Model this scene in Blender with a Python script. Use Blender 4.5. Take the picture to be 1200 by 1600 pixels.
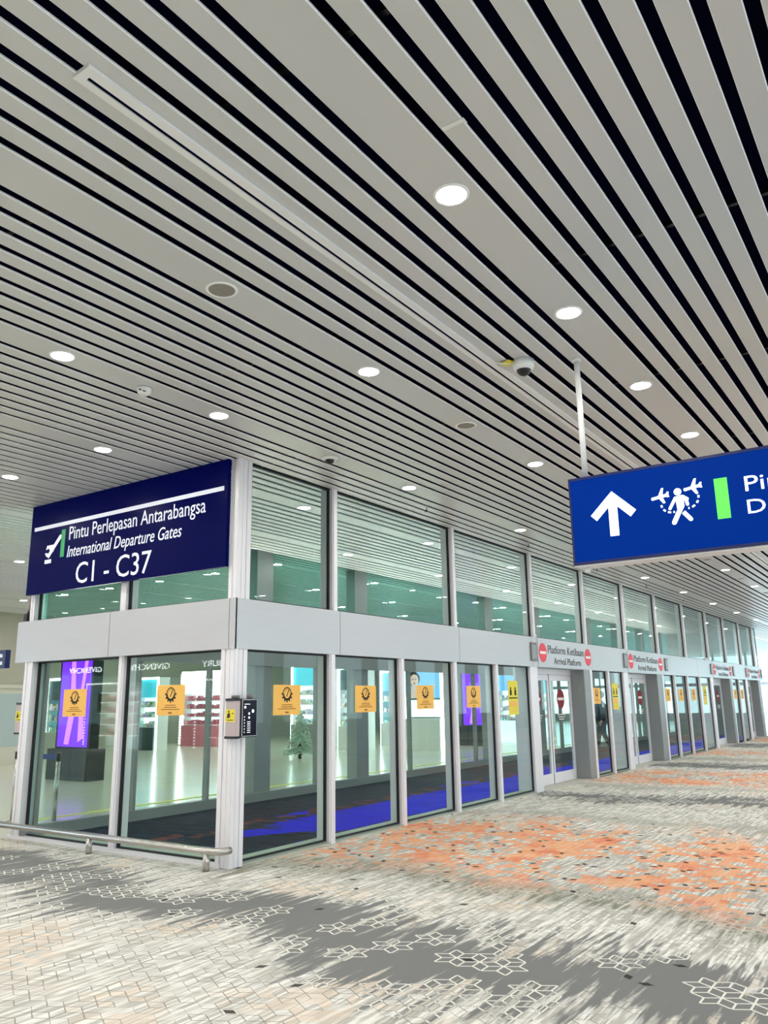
import bpy, math, random
from mathutils import Vector, Matrix
random.seed(7)
PI = math.pi
sc = bpy.context.scene
for o in list(bpy.data.objects): bpy.data.objects.remove(o)
COL = sc.collection

# ------------------------------------------------------------ camera
FPX = 1245.37
yaw, tilt, roll = math.radians(34.286), math.radians(13.309), math.radians(-0.884)
r0 = Vector((math.cos(yaw), math.sin(yaw), 0)); f0 = Vector((-math.sin(yaw), math.cos(yaw), 0))
fw = f0*math.cos(tilt) + Vector((0, 0, 1))*math.sin(tilt)
up0 = r0.cross(fw)
rt = r0*math.cos(roll) + up0*math.sin(roll); up = rt.cross(fw)
cd = bpy.data.cameras.new('camera'); cam = bpy.data.objects.new('camera', cd); COL.objects.link(cam)
cd.sensor_fit = 'VERTICAL'; cd.sensor_height = 36.0; cd.lens = 36.0*FPX/1600; cd.clip_end = 300; cd.clip_start = 0.05
cam.matrix_world = Matrix(((rt.x, up.x, -fw.x, 0), (rt.y, up.y, -fw.y, 0), (rt.z, up.z, -fw.z, 1.6), (0, 0, 0, 1)))
sc.camera = cam

# ------------------------------------------------------------ world, exposure
wd = bpy.data.worlds.new('world'); sc.world = wd; wd.use_nodes = True
bg = wd.node_tree.nodes['Background']; bg.inputs[0].default_value = (0.72, 0.90, 1.0, 1); bg.inputs[1].default_value = 3.2
sc.view_settings.view_transform = 'Standard'; sc.view_settings.look = 'None'
sc.view_settings.gamma = 1; sc.view_settings.use_curve_mapping = False
sc.view_settings.exposure = 0.06
LAMP = 190.0         # emission of a downlight lens
sc.cycles.use_denoising = True
sc.cycles.max_bounces = 8; sc.cycles.transparent_max_bounces = 24
sc.cycles.diffuse_bounces = 4; sc.cycles.glossy_bounces = 4
sc.cycles.sample_clamp_indirect = 6.0
sc.cycles.caustics_reflective = False; sc.cycles.caustics_refractive = False

# ------------------------------------------------------------ materials
def srgb(r, g, b):
    f = lambda c: (c/255/12.92) if c/255 <= .04045 else ((c/255+.055)/1.055)**2.4
    return (f(r), f(g), f(b), 1)
def newmat(name):
    m = bpy.data.materials.new(name); m.use_nodes = True
    return m, m.node_tree, m.node_tree.nodes['Principled BSDF']
def mat(name, col, rough=.5, metal=0., noise=0., nscale=20., emit=None, es=0., spec=.5, stretch=None):
    m, nt, b = newmat(name)
    b.inputs['Roughness'].default_value = rough; b.inputs['Metallic'].default_value = metal
    b.inputs['Specular IOR Level'].default_value = spec
    b.inputs['Base Color'].default_value = col
    if noise:
        tc = nt.nodes.new('ShaderNodeTexCoord'); mp = nt.nodes.new('ShaderNodeMapping')
        if stretch: mp.inputs['Scale'].default_value = stretch
        n = nt.nodes.new('ShaderNodeTexNoise'); n.inputs['Scale'].default_value = nscale
        nt.links.new(tc.outputs['Object'], mp.inputs[0]); nt.links.new(mp.outputs[0], n.inputs['Vector'])
        mx = nt.nodes.new('ShaderNodeMix'); mx.data_type = 'RGBA'
        mx.inputs[6].default_value = tuple(c*(1-noise) for c in col[:3])+(1,)
        mx.inputs[7].default_value = tuple(min(1, c*(1+noise)) for c in col[:3])+(1,)
        nt.links.new(n.outputs[0], mx.inputs[0]); nt.links.new(mx.outputs[2], b.inputs['Base Color'])
    if emit:
        b.inputs['Emission Color'].default_value = emit; b.inputs['Emission Strength'].default_value = es
    return m
def glassmat(name, tint, refl=1.0):
    m = bpy.data.materials.new(name); m.use_nodes = True; nt = m.node_tree; nt.nodes.clear()
    out = nt.nodes.new('ShaderNodeOutputMaterial'); mx = nt.nodes.new('ShaderNodeMixShader')
    t = nt.nodes.new('ShaderNodeBsdfTransparent'); t.inputs[0].default_value = tint
    g = nt.nodes.new('ShaderNodeBsdfGlossy'); g.inputs['Roughness'].default_value = 0.0; g.inputs[0].default_value = (.95, 1, 1, 1)
    lw = nt.nodes.new('ShaderNodeLayerWeight'); lw.inputs[0].default_value = .5
    p = nt.nodes.new('ShaderNodeMath'); p.operation = 'POWER'; p.inputs[1].default_value = 5
    a = nt.nodes.new('ShaderNodeMath'); a.operation = 'MULTIPLY_ADD'; a.inputs[1].default_value = .62*refl; a.inputs[2].default_value = .012*refl
    nt.links.new(lw.outputs['Facing'], p.inputs[0]); nt.links.new(p.outputs[0], a.inputs[0]); nt.links.new(a.outputs[0], mx.inputs[0])
    nt.links.new(t.outputs[0], mx.inputs[1]); nt.links.new(g.outputs[0], mx.inputs[2]); nt.links.new(mx.outputs[0], out.inputs[0])
    return m

class S:                                    # small wrapper to write node maths as expressions
    nt = None
    def __init__(s, o): s.o = o
    def __add__(s, b): return mth('ADD', s, b)
    __radd__ = __add__
    def __sub__(s, b): return mth('SUBTRACT', s, b)
    def __rsub__(s, b): return mth('SUBTRACT', b, s)
    def __mul__(s, b): return mth('MULTIPLY', s, b)
    __rmul__ = __mul__
    def __truediv__(s, b): return mth('DIVIDE', s, b)
    def __lt__(s, b): return mth('LESS_THAN', s, b)
    def __gt__(s, b): return mth('GREATER_THAN', s, b)
def mth(op, a, b=None, c=None):
    n = S.nt.nodes.new('ShaderNodeMath'); n.operation = op
    for i, v in enumerate((a, b, c)):
        if v is None: continue
        if isinstance(v, S): S.nt.links.new(v.o, n.inputs[i])
        else: n.inputs[i].default_value = v
    return S(n.outputs[0])
def vec(x, y):
    n = S.nt.nodes.new('ShaderNodeCombineXYZ')
    for i, v in enumerate((x, y)):
        if isinstance(v, S): S.nt.links.new(v.o, n.inputs[i])
        else: n.inputs[i].default_value = v
    return n.outputs[0]
def noise2(x, y, scale=1., detail=2., rough=.5):
    n = S.nt.nodes.new('ShaderNodeTexNoise'); n.noise_dimensions = '2D'; n.inputs['Scale'].default_value = scale
    n.inputs['Detail'].default_value = detail; n.inputs['Roughness'].default_value = rough
    S.nt.links.new(vec(x, y), n.inputs['Vector']); return S(n.outputs[0])
def white2(x, y):
    n = S.nt.nodes.new('ShaderNodeTexWhiteNoise'); n.noise_dimensions = '2D'
    S.nt.links.new(vec(x, y), n.inputs['Vector']); return S(n.outputs[0])
def sstep(v, a, b):
    n = S.nt.nodes.new('ShaderNodeMapRange'); n.interpolation_type = 'SMOOTHSTEP'
    S.nt.links.new(v.o, n.inputs[0]); n.inputs[1].default_value = a; n.inputs[2].default_value = b
    return S(n.outputs[0])
def band(v, c, h, s): return 1 - sstep(mth('ABSOLUTE', v - c), h-s, h+s)
def mixc(f, a, b):
    n = S.nt.nodes.new('ShaderNodeMix'); n.data_type = 'RGBA'
    for i, v in ((0, f), (6, a), (7, b)):
        if isinstance(v, S): S.nt.links.new(v.o, n.inputs[i])
        else: n.inputs[i].default_value = v
    return S(n.outputs[2])
def coords(nt):
    S.nt = nt
    tc = nt.nodes.new('ShaderNodeTexCoord'); sp = nt.nodes.new('ShaderNodeSeparateXYZ')
    nt.links.new(tc.outputs['Object'], sp.inputs[0]); return S(sp.outputs[0]), S(sp.outputs[1])
def mx_(a, b): return mth('MAXIMUM', a, b)

def carpet_material():
    m, nt, b = newmat('patterned_carpet'); x, y = coords(nt)
    A = .165; R3 = math.sqrt(3); sx, sy = A, A*R3
    hx, hy = x/sx, y/sy
    d1x = (hx - (mth('FLOOR', hx)+.5))*sx; d1y = (hy - (mth('FLOOR', hy)+.5))*sy
    d2x = (hx - mth('FLOOR', hx+.5))*sx; d2y = (hy - mth('FLOOR', hy+.5))*sy
    sel = (d1x*d1x + d1y*d1y) < (d2x*d2x + d2y*d2y)
    lx = d2x + sel*(d1x-d2x); ly = d2y + sel*(d1y-d2y)
    ax, ay = x-lx, y-ly
    th = mth('ARCTAN2', ly, lx)
    D = PI/3
    ph = mth('FLOOR', (th - D/2)/D + .5)*D + D/2
    dist = mth('ABSOLUTE', lx*mth('SINE', ph) - ly*mth('COSINE', ph))
    om = mth('FLOOR', th/D + .5)*D
    mx, my = ax + mth('COSINE', om)*(A/2), ay + mth('SINE', om)*(A/2)
    def idn(px, py, q=2): return white2(mth('FLOOR', px*(q/A)+.5), mth('FLOOR', py*(q/(A*R3))+.5))
    def star(px, py): return (idn(px, py) < .55) * (noise2(px, py, 2.5, 1.) > .56)
    st = mx_(star(ax, ay), mx_(star(ax + mth('COSINE', ph - D/2)*A, ay + mth('SINE', ph - D/2)*A),
                               star(ax + mth('COSINE', ph + D/2)*A, ay + mth('SINE', ph + D/2)*A)))
    rid = idn(mx, my, 4)                                    # one random number per rhombus
    streak = noise2(x*13., y*1.25, 1., 3., .6)
    streak2 = noise2(x*30.+7., y*2.6, 1., 2., .6)
    big = noise2(x*.55+3.1, y*.45, 1., 2.)
    yy = y + (big-.5)*1.5 + (streak-.5)*1.7 + (streak2-.5)*.7
    ym = my + (big-.5)*1.4
    # cream field
    cream = mixc(sstep(streak2, .38, .66), srgb(196, 193, 183), srgb(246, 244, 236))
    cream = mixc(sstep(streak, .50, .70)*.55, cream, srgb(176, 172, 160))
    cream = mixc((rid > .72)*.35, cream, srgb(246, 243, 236))
    peach = sstep(noise2(mx, my*.8, .9, 2.), .52, .68)*(idn(mx+9., my, 4) > .35)
    cream = mixc(peach*.45, cream, srgb(240, 216, 190))
    dark_line = (dist < .0036)*sstep(noise2(mx+4., my, 3.1, 1.), .40, .53)*.72
    cream = mixc(dark_line, cream, srgb(120, 116, 108))
    white_line = (dist < .0062)
    # grey zones with white stars
    g = mx_(band(yy, 4.88, .50, .16), mx_(band(yy, 13.55, .45, .12), mx_(band(yy, 20.4, .7, .2), mx_(band(yy, 29., .9, .3), band(yy, .2, .6, .12)))))
    g2 = mx_(band(yy, 6.75, .34, .30), mx_(band(yy, 11.1, .25, .25)*.6, mx_(band(yy, 15.3, .2, .2)*.6, band(yy, 22.6, .5, .4)*.7)))*sstep(streak2, .30, .60)
    greyc = mixc(noise2(x, y, 240., 2.), srgb(112, 113, 112), srgb(140, 140, 138))
    greyc = mixc(white_line*st, greyc, srgb(238, 236, 224))
    olive = mixc(streak2, srgb(98, 102, 88), srgb(150, 150, 132))
    # orange rhombi
    oz = mx_(band(ym, 8.75, 1.75, .55), mx_(band(ym, 17.3, 1.35, .5), mx_(band(ym, 25.3, 1.3, .5), band(ym, 33., 1.5, .5))))
    on_ = noise2(mx*.8, my*.55, 1.5, 2.)
    o1 = oz*(on_ + (rid-.5)*.34 + (streak2-.5)*.12 > .495)
    orange = mixc(sstep(noise2(mx+2., my, 2.6, 1.), .35, .65), srgb(246, 170, 118), srgb(240, 122, 74))
    orange = mixc(rid*.45, orange, srgb(250, 205, 160))
    orange = mixc((streak2 > .60)*.35, orange, srgb(236, 220, 200))
    col = mixc(g2, cream, olive)
    col = mixc(o1*.92, col, orange)
    col = mixc(oz*(1-o1)*(dist < .0032)*.5, col, srgb(140, 128, 116))
    col = mixc(g, col, greyc)
    rim = g2*white_line*st
    col = mixc(rim*.8, col, srgb(236, 234, 222))
    # scattered dark diamonds
    md = mth('MULTIPLY_ADD', oz, .075, .006)
    dd = (idn(mx+3., my+5., 4) < md)*(dist > .016)
    col = mixc(dd*.92, col, srgb(42, 34, 32))
    # woven pile
    col = mixc((noise2(x, y, 420., 1.)-.35)*.35, col, srgb(120, 118, 110))
    nt.links.new(col.o, b.inputs['Base Color'])
    b.inputs['Roughness'].default_value = .85; b.inputs['Specular IOR Level'].default_value = .15
    return m
def platform_carpet():
    m, nt, b = newmat('dark_platform_carpet'); x, y = coords(nt)
    st = noise2(x*2.2, y*9., 1., 3.); big = noise2(x*1.2, y*.8, 1., 2.)
    col = mixc(sstep(st, .35, .7), srgb(3, 12, 36), srgb(22, 40, 66))
    xx = x + (st-.5)*.5
    blue = mx_(band(xx, -7.15, .62, .10)*sstep(y + (big-.5)*1.2, 8.2, 8.6), band(xx, -7.3, .9, .06)*(big > .60))
    col = mixc(blue, col, mixc(st, (0, .001, .55, 1), (0, .006, 1, 1)))
    rust = band(xx, -8.0, .22, .12)*sstep(noise2(x*3., y*6., 1., 2.), .5, .62)
    col = mixc(rust*.8, col, srgb(120, 60, 50))
    nt.links.new(col.o, b.inputs['Base Color']); b.inputs['Roughness'].default_value = .8
    b.inputs['Specular IOR Level'].default_value = .2
    return m
def terrazzo():
    m, nt, b = newmat('polished_terrazzo'); x, y = coords(nt)
    col = mixc(noise2(x, y, 30., 3.), srgb(206, 208, 190), srgb(236, 234, 214))
    fx = mth('ABSOLUTE', mth('FRACT', x/.9)-.5); fy = mth('ABSOLUTE', mth('FRACT', y/.9)-.5)
    col = mixc(mx_(fx > .496, fy > .496)*.5, col, srgb(150, 150, 140))
    nt.links.new(col.o, b.inputs['Base Color']); b.inputs['Roughness'].default_value = .18
    return m

M = dict(
    carpet=carpet_material(), pcarpet=platform_carpet(), terrazzo=terrazzo(),
    slat=mat('painted_ceiling_slat', srgb(208, 209, 207), .36, .1),
    lip=mat('slat_edge_highlight', srgb(250, 250, 250), .4),
    void=mat('dark_ceiling_void', (.002, .003, .022, 1), .95, spec=.05),
    alu=mat('satin_aluminium', srgb(240, 238, 242), .36, .08, .03, 60., stretch=(1, 1, .02)),
    fascia=mat('brushed_aluminium_panel', srgb(194, 196, 198), .36, .4, .04, 30., stretch=(.05, .05, 1)),
    column=mat('grey_metal_cladding', srgb(150, 153, 152), .42, .35),
    dark=mat('black_gasket', srgb(16, 18, 24), .6),
    stone=mat('pale_threshold_stone', srgb(176, 186, 172), .5, 0, .15, 40.),
    threshold=mat('pale_door_threshold', srgb(196, 192, 180), .6, 0, .15, 30.),
    steel=mat('brushed_stainless_steel', srgb(196, 192, 186), .25, .9),
    white=mat('white_enamel', srgb(238, 238, 236), .4),
    trim=mat('white_lamp_trim', srgb(246, 246, 244), .4),
    lens=mat('lit_lamp_lens', srgb(255, 252, 246), .5, emit=(1, .982, .945, 1), es=LAMP),
    grille=mat('speaker_mesh', srgb(138, 134, 126), .7, 0, .25, 300.),
    navy=mat('navy_sign_face', srgb(2, 4, 56), .3, 0, .05, 3., emit=srgb(0, 8, 84), es=.3, spec=.03),
    royal=mat('lit_blue_sign_face', srgb(0, 22, 90), .35, emit=srgb(0, 50, 140), es=.75, spec=.03),
    frame_blue=mat('dark_blue_sign_case', srgb(8, 24, 88), .35),
    letter=mat('white_sign_lettering', srgb(236, 240, 250), .5, emit=srgb(236, 240, 250), es=.25),
    letter_lit=mat('lit_white_lettering', srgb(245, 250, 255), .5, emit=(.93, .97, 1, 1), es=1.1),
    green=mat('green_sign_bar', srgb(40, 160, 90), .5, emit=srgb(30, 140, 80), es=.2),
    green_lit=mat('lit_green_bar', srgb(90, 235, 80), .5, emit=srgb(90, 235, 80), es=.8),
    text=mat('dark_grey_lettering', srgb(70, 68, 68), .5),
    black=mat('black_plastic', srgb(14, 15, 20), .35),
    ink=mat('black_ink', srgb(30, 22, 12), .7),
    rust=mat('brown_print', srgb(150, 90, 30), .7),
    amber=mat('amber_notice_paper', srgb(255, 198, 98), .6, 0, .04, 5.),
    yellow=mat('yellow_sticker', srgb(238, 222, 70), .6),
    coral=mat('coral_red_disc', srgb(238, 62, 84), .5),
    crimson=mat('deep_red_disc', srgb(132, 0, 24), .5),
    wht=mat('white_print', srgb(245, 240, 238), .6),
    beige=mat('beige_device_body', srgb(196, 180, 180), .45),
    screen=mat('dark_screen_glass', srgb(4, 5, 26), .2, emit=srgb(2, 3, 22), es=.3, spec=.15),
    wallb=mat('warm_grey_wall', srgb(188, 184, 168), .6, 0, .04, 2.),
    doorw=mat('cream_door_frame', srgb(222, 218, 204), .5),
    doorglass=mat('pale_frosted_pane', srgb(190, 206, 208), .2),
    teal=mat('dark_teal_fascia', srgb(20, 62, 66), .5),
    glow=mat('lit_white_shelf_strip', srgb(250, 255, 255), .5, emit=(.92, 1, 1, 1), es=8.),
    glowsoft=mat('backlit_white_panel', srgb(240, 252, 252), .5, emit=(.78, .97, 1, 1), es=1.25),
    cyan=mat('backlit_cyan_panel', srgb(60, 170, 190), .5, emit=srgb(50, 170, 190), es=1.1),
    blueb=mat('backlit_sky_blue_poster', srgb(120, 180, 230), .5, emit=srgb(110, 175, 230), es=.9),
    skin=mat('skin', srgb(214, 168, 144), .6), hair=mat('dark_hair', srgb(30, 22, 22), .6),
    cloth=mat('dark_teal_clothing', srgb(16, 36, 46), .8, 0, .15, 30.),
    poster_skin=mat('printed_portrait_skin', srgb(235, 200, 190), .6, emit=srgb(235, 200, 190), es=.5),
    purple=mat('lit_purple_screen', srgb(110, 40, 230), .3, emit=srgb(120, 30, 240), es=1.3),
    lilac=mat('lit_lilac_streak', srgb(220, 130, 250), .3, emit=srgb(220, 120, 250), es=1.2),
    belt=mat('blue_barrier_belt', srgb(20, 60, 130), .7),
    yline=mat('yellow_floor_tape', srgb(238, 232, 90), .6),
    goods=None,
    pink=mat('pink_packaging', srgb(225, 130, 150), .6, 0, .3, 12.),
    foliage=mat('frosted_green_needles', srgb(196, 214, 200), .8, 0, .45, 40.),
    bauble=mat('pearl_bauble', srgb(210, 205, 190), .2, .3),
    cove=mat('added_uplight_strip', (1, 1, 1, 1), .5, emit=(1, .98, .86, 1), es=85.),
    bulb=mat('lit_mirror_bulb', srgb(255, 250, 235), .5, emit=(1, .97, .9, 1), es=14.),
    sensor=mat('grey_sensor_box', srgb(120, 118, 118), .5),
)
def goods_material():
    m, nt, b = newmat('mixed_packaging')
    tc = nt.nodes.new('ShaderNodeTexCoord'); v = nt.nodes.new('ShaderNodeTexVoronoi'); v.inputs['Scale'].default_value = 7.
    h = nt.nodes.new('ShaderNodeHueSaturation'); h.inputs['Saturation'].default_value = .55; h.inputs['Value'].default_value = 1.1
    nt.links.new(tc.outputs['Object'], v.inputs['Vector']); nt.links.new(v.outputs['Color'], h.inputs['Color']); nt.links.new(h.outputs[0], b.inputs['Base Color'])
    return m
M['goods'] = goods_material()
M['glass'] = glassmat('clear_green_glass', (.895, .952, .925, 1))
M['glass3'] = glassmat('deep_teal_glass', (.62, .80, .77, 1))
M['glass2'] = glassmat('pale_green_glass', (.90, .97, .955, 1))

# ------------------------------------------------------------ mesh builder
def wloc(o):
    v = Vector((0, 0, 0))
    while o: v += o.location; o = o.parent
    return v
class MB:
    def __init__(s): s.v = []; s.f = []
    def add(s, vs, fs):
        n = len(s.v); s.v += [tuple(v) for v in vs]; s.f += [tuple(i+n for i in f) for f in fs]; return s
    def box(s, x0, x1, y0, y1, z0, z1, bev=0.):
        if bev:
            return s.prism([(x0+bev, y0, z0), (x1-bev, y0, z0), (x1, y0+bev, z0), (x1, y1-bev, z0), (x1-bev, y1, z0), (x0+bev, y1, z0), (x0, y1-bev, z0), (x0, y0+bev, z0)], (0, 0, z1-z0))
        vs = [(x, y, z) for z in (z0, z1) for y in (y0, y1) for x in (x0, x1)]
        return s.add(vs, [(0, 2, 3, 1), (4, 5, 7, 6), (0, 1, 5, 4), (2, 6, 7, 3), (0, 4, 6, 2), (1, 3, 7, 5)])
    def prism(s, pts, off):
        off = Vector(off); n = len(pts); P = [Vector(p) for p in pts]
        nrm = sum(((P[i]-P[0]).cross(P[(i+1) % n]-P[0]) for i in range(n)), Vector())
        if nrm.dot(off) > 0: P.reverse()
        vs = P + [p+off for p in P]
        return s.add(vs, [tuple(range(n)), tuple(range(2*n-1, n-1, -1))] + [(i, n+i, n+(i+1) % n, (i+1) % n) for i in range(n)])
    def lathe(s, c, prof, n=24, axis=(0, 0, 1)):
        c = Vector(c); a = Vector(axis).normalized(); e1 = a.orthogonal().normalized(); e2 = a.cross(e1)
        vs = []; fs = []
        for r, h in prof:
            for i in range(n):
                t = 2*PI*i/n; vs.append(c + a*h + (e1*math.cos(t)+e2*math.sin(t))*r)
        for k in range(len(prof)-1):
            for i in range(n): fs.append((k*n+i, k*n+(i+1) % n, (k+1)*n+(i+1) % n, (k+1)*n+i))
        fs.append(tuple(range(n-1, -1, -1))); L = (len(prof)-1)*n; fs.append(tuple(range(L, L+n)))
        return s.add(vs, fs)
    def cyl(s, p0, p1, r, n=16, r1=None):
        p0, p1 = Vector(p0), Vector(p1); d = p1-p0
        return s.lathe(p0, [(r, 0), (r if r1 is None else r1, d.length)], n, d)
    def tube(s, pts, r, n=12):
        P = [Vector(p) for p in pts]; rr = r if isinstance(r, (list, tuple)) else [r]*len(P)
        vs = []; fs = []; e1 = None
        for i, p in enumerate(P):
            t = (P[min(i+1, len(P)-1)]-P[max(i-1, 0)]).normalized()
            e1 = t.orthogonal().normalized() if e1 is None else (e1 - t*e1.dot(t)).normalized()
            e2 = t.cross(e1)
            for k in range(n):
                a = 2*PI*k/n; vs.append(p + (e1*math.cos(a)+e2*math.sin(a))*rr[i])
        for i in range(len(P)-1):
            for k in range(n): fs.append((i*n+k, i*n+(k+1) % n, (i+1)*n+(k+1) % n, (i+1)*n+k))
        fs.append(tuple(range(n-1, -1, -1))); L = (len(P)-1)*n; fs.append(tuple(range(L, L+n)))
        return s.add(vs, fs)
    def ball(s, c, r, n=12, sz=1.):
        prof = [(r*math.sin(PI*(k+.02)/(n//2+.04)), -r*sz*math.cos(PI*(k+.02)/(n//2+.04))) for k in range(n//2+1)]
        return s.lathe(c, prof, n)
    def build(s, name, m, parent=None, smooth=False, base=None):
        me = bpy.data.meshes.new(name); o = bpy.data.objects.new(name, me); COL.objects.link(o)
        if parent: org = wloc(parent); o.parent = parent
        else:
            xs, ys, zs = zip(*s.v); org = Vector(base) if base else Vector(((min(xs)+max(xs))/2, (min(ys)+max(ys))/2, min(zs))); o.location = org
        me.from_pydata([tuple(Vector(v)-org) for v in s.v], [], s.f); me.update()
        if smooth:
            for p in me.polygons: p.use_smooth = len(p.vertices) == 4
        me.materials.append(M[m] if isinstance(m, str) else m)
        return o
def tag(o, label=None, cat=None, group=None, kind=None):
    if label: o['label'] = label
    if cat: o['category'] = cat
    if group: o['group'] = group
    if kind: o['kind'] = kind
    return o
def struct(o): o['kind'] = 'structure'; return o
def thing(name, loc, label=None, cat=None, group=None, kind=None):
    o = bpy.data.objects.new(name, None); COL.objects.link(o); o.location = loc; o.empty_display_size = .1
    return tag(o, label, cat, group, kind)
def dup(root, loc):
    def cp(o, par):
        c = o.copy(); COL.objects.link(c)
        if par: c.parent = par
        for ch in o.children: cp(ch, c)
        return c
    r = cp(root, None); r.location = loc; return r
ORD = ['first', 'second', 'third', 'fourth', 'fifth', 'sixth', 'seventh', 'eighth', 'ninth', 'tenth', 'eleventh', 'twelfth', 'thirteenth', 'fourteenth', 'fifteenth', 'sixteenth', 'seventeenth', 'eighteenth', 'nineteenth', 'twentieth']

# flat drawing planes: (origin, u, v, n)
class Plane:
    def __init__(s, o, u, n): s.o = Vector(o); s.u = Vector(u); s.n = Vector(n); s.w = Vector((0, 0, 1))
    def pt(s, a, b, d=0.): return s.o + s.u*a + s.w*b + s.n*d
    def poly(s, mb, pts, d0=0., t=.003): return mb.prism([s.pt(a, b, d0) for a, b in pts], s.n*t)
    def rect(s, mb, a0, a1, b0, b1, d0=0., t=.003): return s.poly(mb, [(a0, b0), (a1, b0), (a1, b1), (a0, b1)], d0, t)
    def disc(s, mb, a, b, r, d0=0., t=.003, n=28): return s.poly(mb, [(a+r*math.cos(2*PI*i/n), b+r*math.sin(2*PI*i/n)) for i in range(n)], d0, t)
    def line(s, mb, p, q, w, d0=0., t=.003):
        dx, dy = q[0]-p[0], q[1]-p[1]; L = math.hypot(dx, dy); nx, ny = -dy/L*w/2, dx/L*w/2
        return s.poly(mb, [(p[0]+nx, p[1]+ny), (q[0]+nx, q[1]+ny), (q[0]-nx, q[1]-ny), (p[0]-nx, p[1]-ny)], d0, t)
def south(x, y): return Plane((x, y, 0), (1, 0, 0), (0, -1, 0))      # a face that looks towards -Y: u runs +X
def east(x, y=0): return Plane((x, y, 0), (0, 1, 0), (1, 0, 0))      # a face that looks towards +X: u runs +Y
def text(pl, body, a0, a1, b0, b1, m, parent, name='lettering', d=.002, t=.003, shear=0.):
    cu = bpy.data.curves.new('t', 'FONT'); cu.body = body; cu.shear = shear; cu.extrude = .01; cu.resolution_u = 3
    o = bpy.data.objects.new('t', cu); COL.objects.link(o)
    me = bpy.data.meshes.new_from_object(o); bpy.data.objects.remove(o)
    vs = [v.co.copy() for v in me.vertices]; fs = [tuple(p.vertices) for p in me.polygons]
    x0 = min(v.x for v in vs); x1 = max(v.x for v in vs); y0 = min(v.y for v in vs); y1 = max(v.y for v in vs); zm = max(v.z for v in vs)
    mb = MB()
    mb.add([pl.pt(a0+(v.x-x0)/(x1-x0)*(a1-a0), b0+(v.y-y0)/(y1-y0)*(b1-b0), d + (t if v.z > 0 else 0)) for v in vs], fs)
    bpy.data.meshes.remove(me)
    return mb.build(name, m, parent)

# ------------------------------------------------------------ setting: floors and ceiling
XW, YW, H = -6.07, 6.11, 4.24           # long glass wall plane, short glass wall plane, ceiling height
XI = -9.72                              # inner glass wall of the platform
YE = 36.0                               # far end of the glazed block
fl = MB(); fl.add([(-46, -9, 0), (9, -9, 0), (9, YW-.03, 0), (-46, YW-.03, 0)], [(0, 1, 2, 3)])
fl.add([(XW-.02, YW-.03, 0), (9, YW-.03, 0), (9, 60, 0), (XW-.02, 60, 0)], [(0, 1, 2, 3)])
struct(fl.build('floor', 'carpet', base=(0, 0, 0)))
struct(MB().add([(XI, YW-.03, 0), (XW-.02, YW-.03, 0), (XW-.02, YE, 0), (XI, YE, 0)], [(0, 1, 2, 3)]).build('floor_platform', 'pcarpet', base=(0, 0, 0)))
struct(MB().add([(-46, YW-.03, 0), (XI, YW-.03, 0), (XI, 60, 0), (-46, 60, 0)], [(0, 1, 2, 3)]).build('floor_concourse', 'terrazzo', base=(0, 0, 0)))
struct(MB().box(-11.12, -11.02, YW, 50, 0, .004).build('trim_floor_tape', 'yline'))
P_ = 1.7333/10; GAP = .058; HS = .013
ce = MB(); lipf = []
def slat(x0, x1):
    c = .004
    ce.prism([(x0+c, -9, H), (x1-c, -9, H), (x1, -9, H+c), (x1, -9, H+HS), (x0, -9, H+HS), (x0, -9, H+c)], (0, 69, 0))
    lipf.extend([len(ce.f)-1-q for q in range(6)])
for k in range(-6, 22):
    xc = -1.80 - 1.7333*k
    slat(xc - P_ + GAP/2, xc + P_ - GAP/2)
    for j in range(8):
        c = xc - P_*(1.5+j); slat(c - P_/2 + GAP/2, c + P_/2 - GAP/2)
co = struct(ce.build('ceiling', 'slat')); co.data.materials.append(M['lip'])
for i in lipf:                                             # whiter side faces paint in the lit highlight along each slat edge
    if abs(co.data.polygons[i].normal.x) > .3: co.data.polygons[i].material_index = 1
struct(MB().box(-42, 10, -9, 60, H+.20, H+.25).build('ceiling_void', 'void'))
cj = MB()
for yj in (2.2, 4.4, 6.6, 8.8, 11.0, 13.2, 15.4, 17.6, 19.8, 22.): cj.box(-16, 6, yj, yj+.03, H+.05, H+.09)
struct(cj.build('ceiling_carrier', 'black'))
# ceiling track in the gap over the corridor
tr = thing('ceiling_track', (-2.665, 1.65, H), 'long grey metal track with a dark slot set into the slat ceiling', 'track')
tb = MB(); tb.box(-2.718, -2.680, 1.70, 30, H-.015, H+.008); tb.box(-2.657, -2.606, 1.70, 30, H-.015, H+.008); tb.box(-2.718, -2.606, 1.66, 1.70, H-.015, H+.008)
tb.build('rail', 'white', tr); MB().box(-2.6795, -2.6575, 1.705, 30, H-.009, H+.006).build('slot', 'void', tr)
cp = thing('slat_joint_clip', (-1.53, 2.87, H), 'small pale clip joining two ceiling slats near the round light', 'clip')
MB().box(-1.588, -1.472, 2.86, 2.885, H-.006, H-.0005).build('clip_plate', 'white', cp)
MB().box(-1.480, -1.470, 2.862, 2.9, H-.007, H-.0005).build('clip_tab', 'white', cp)

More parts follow.
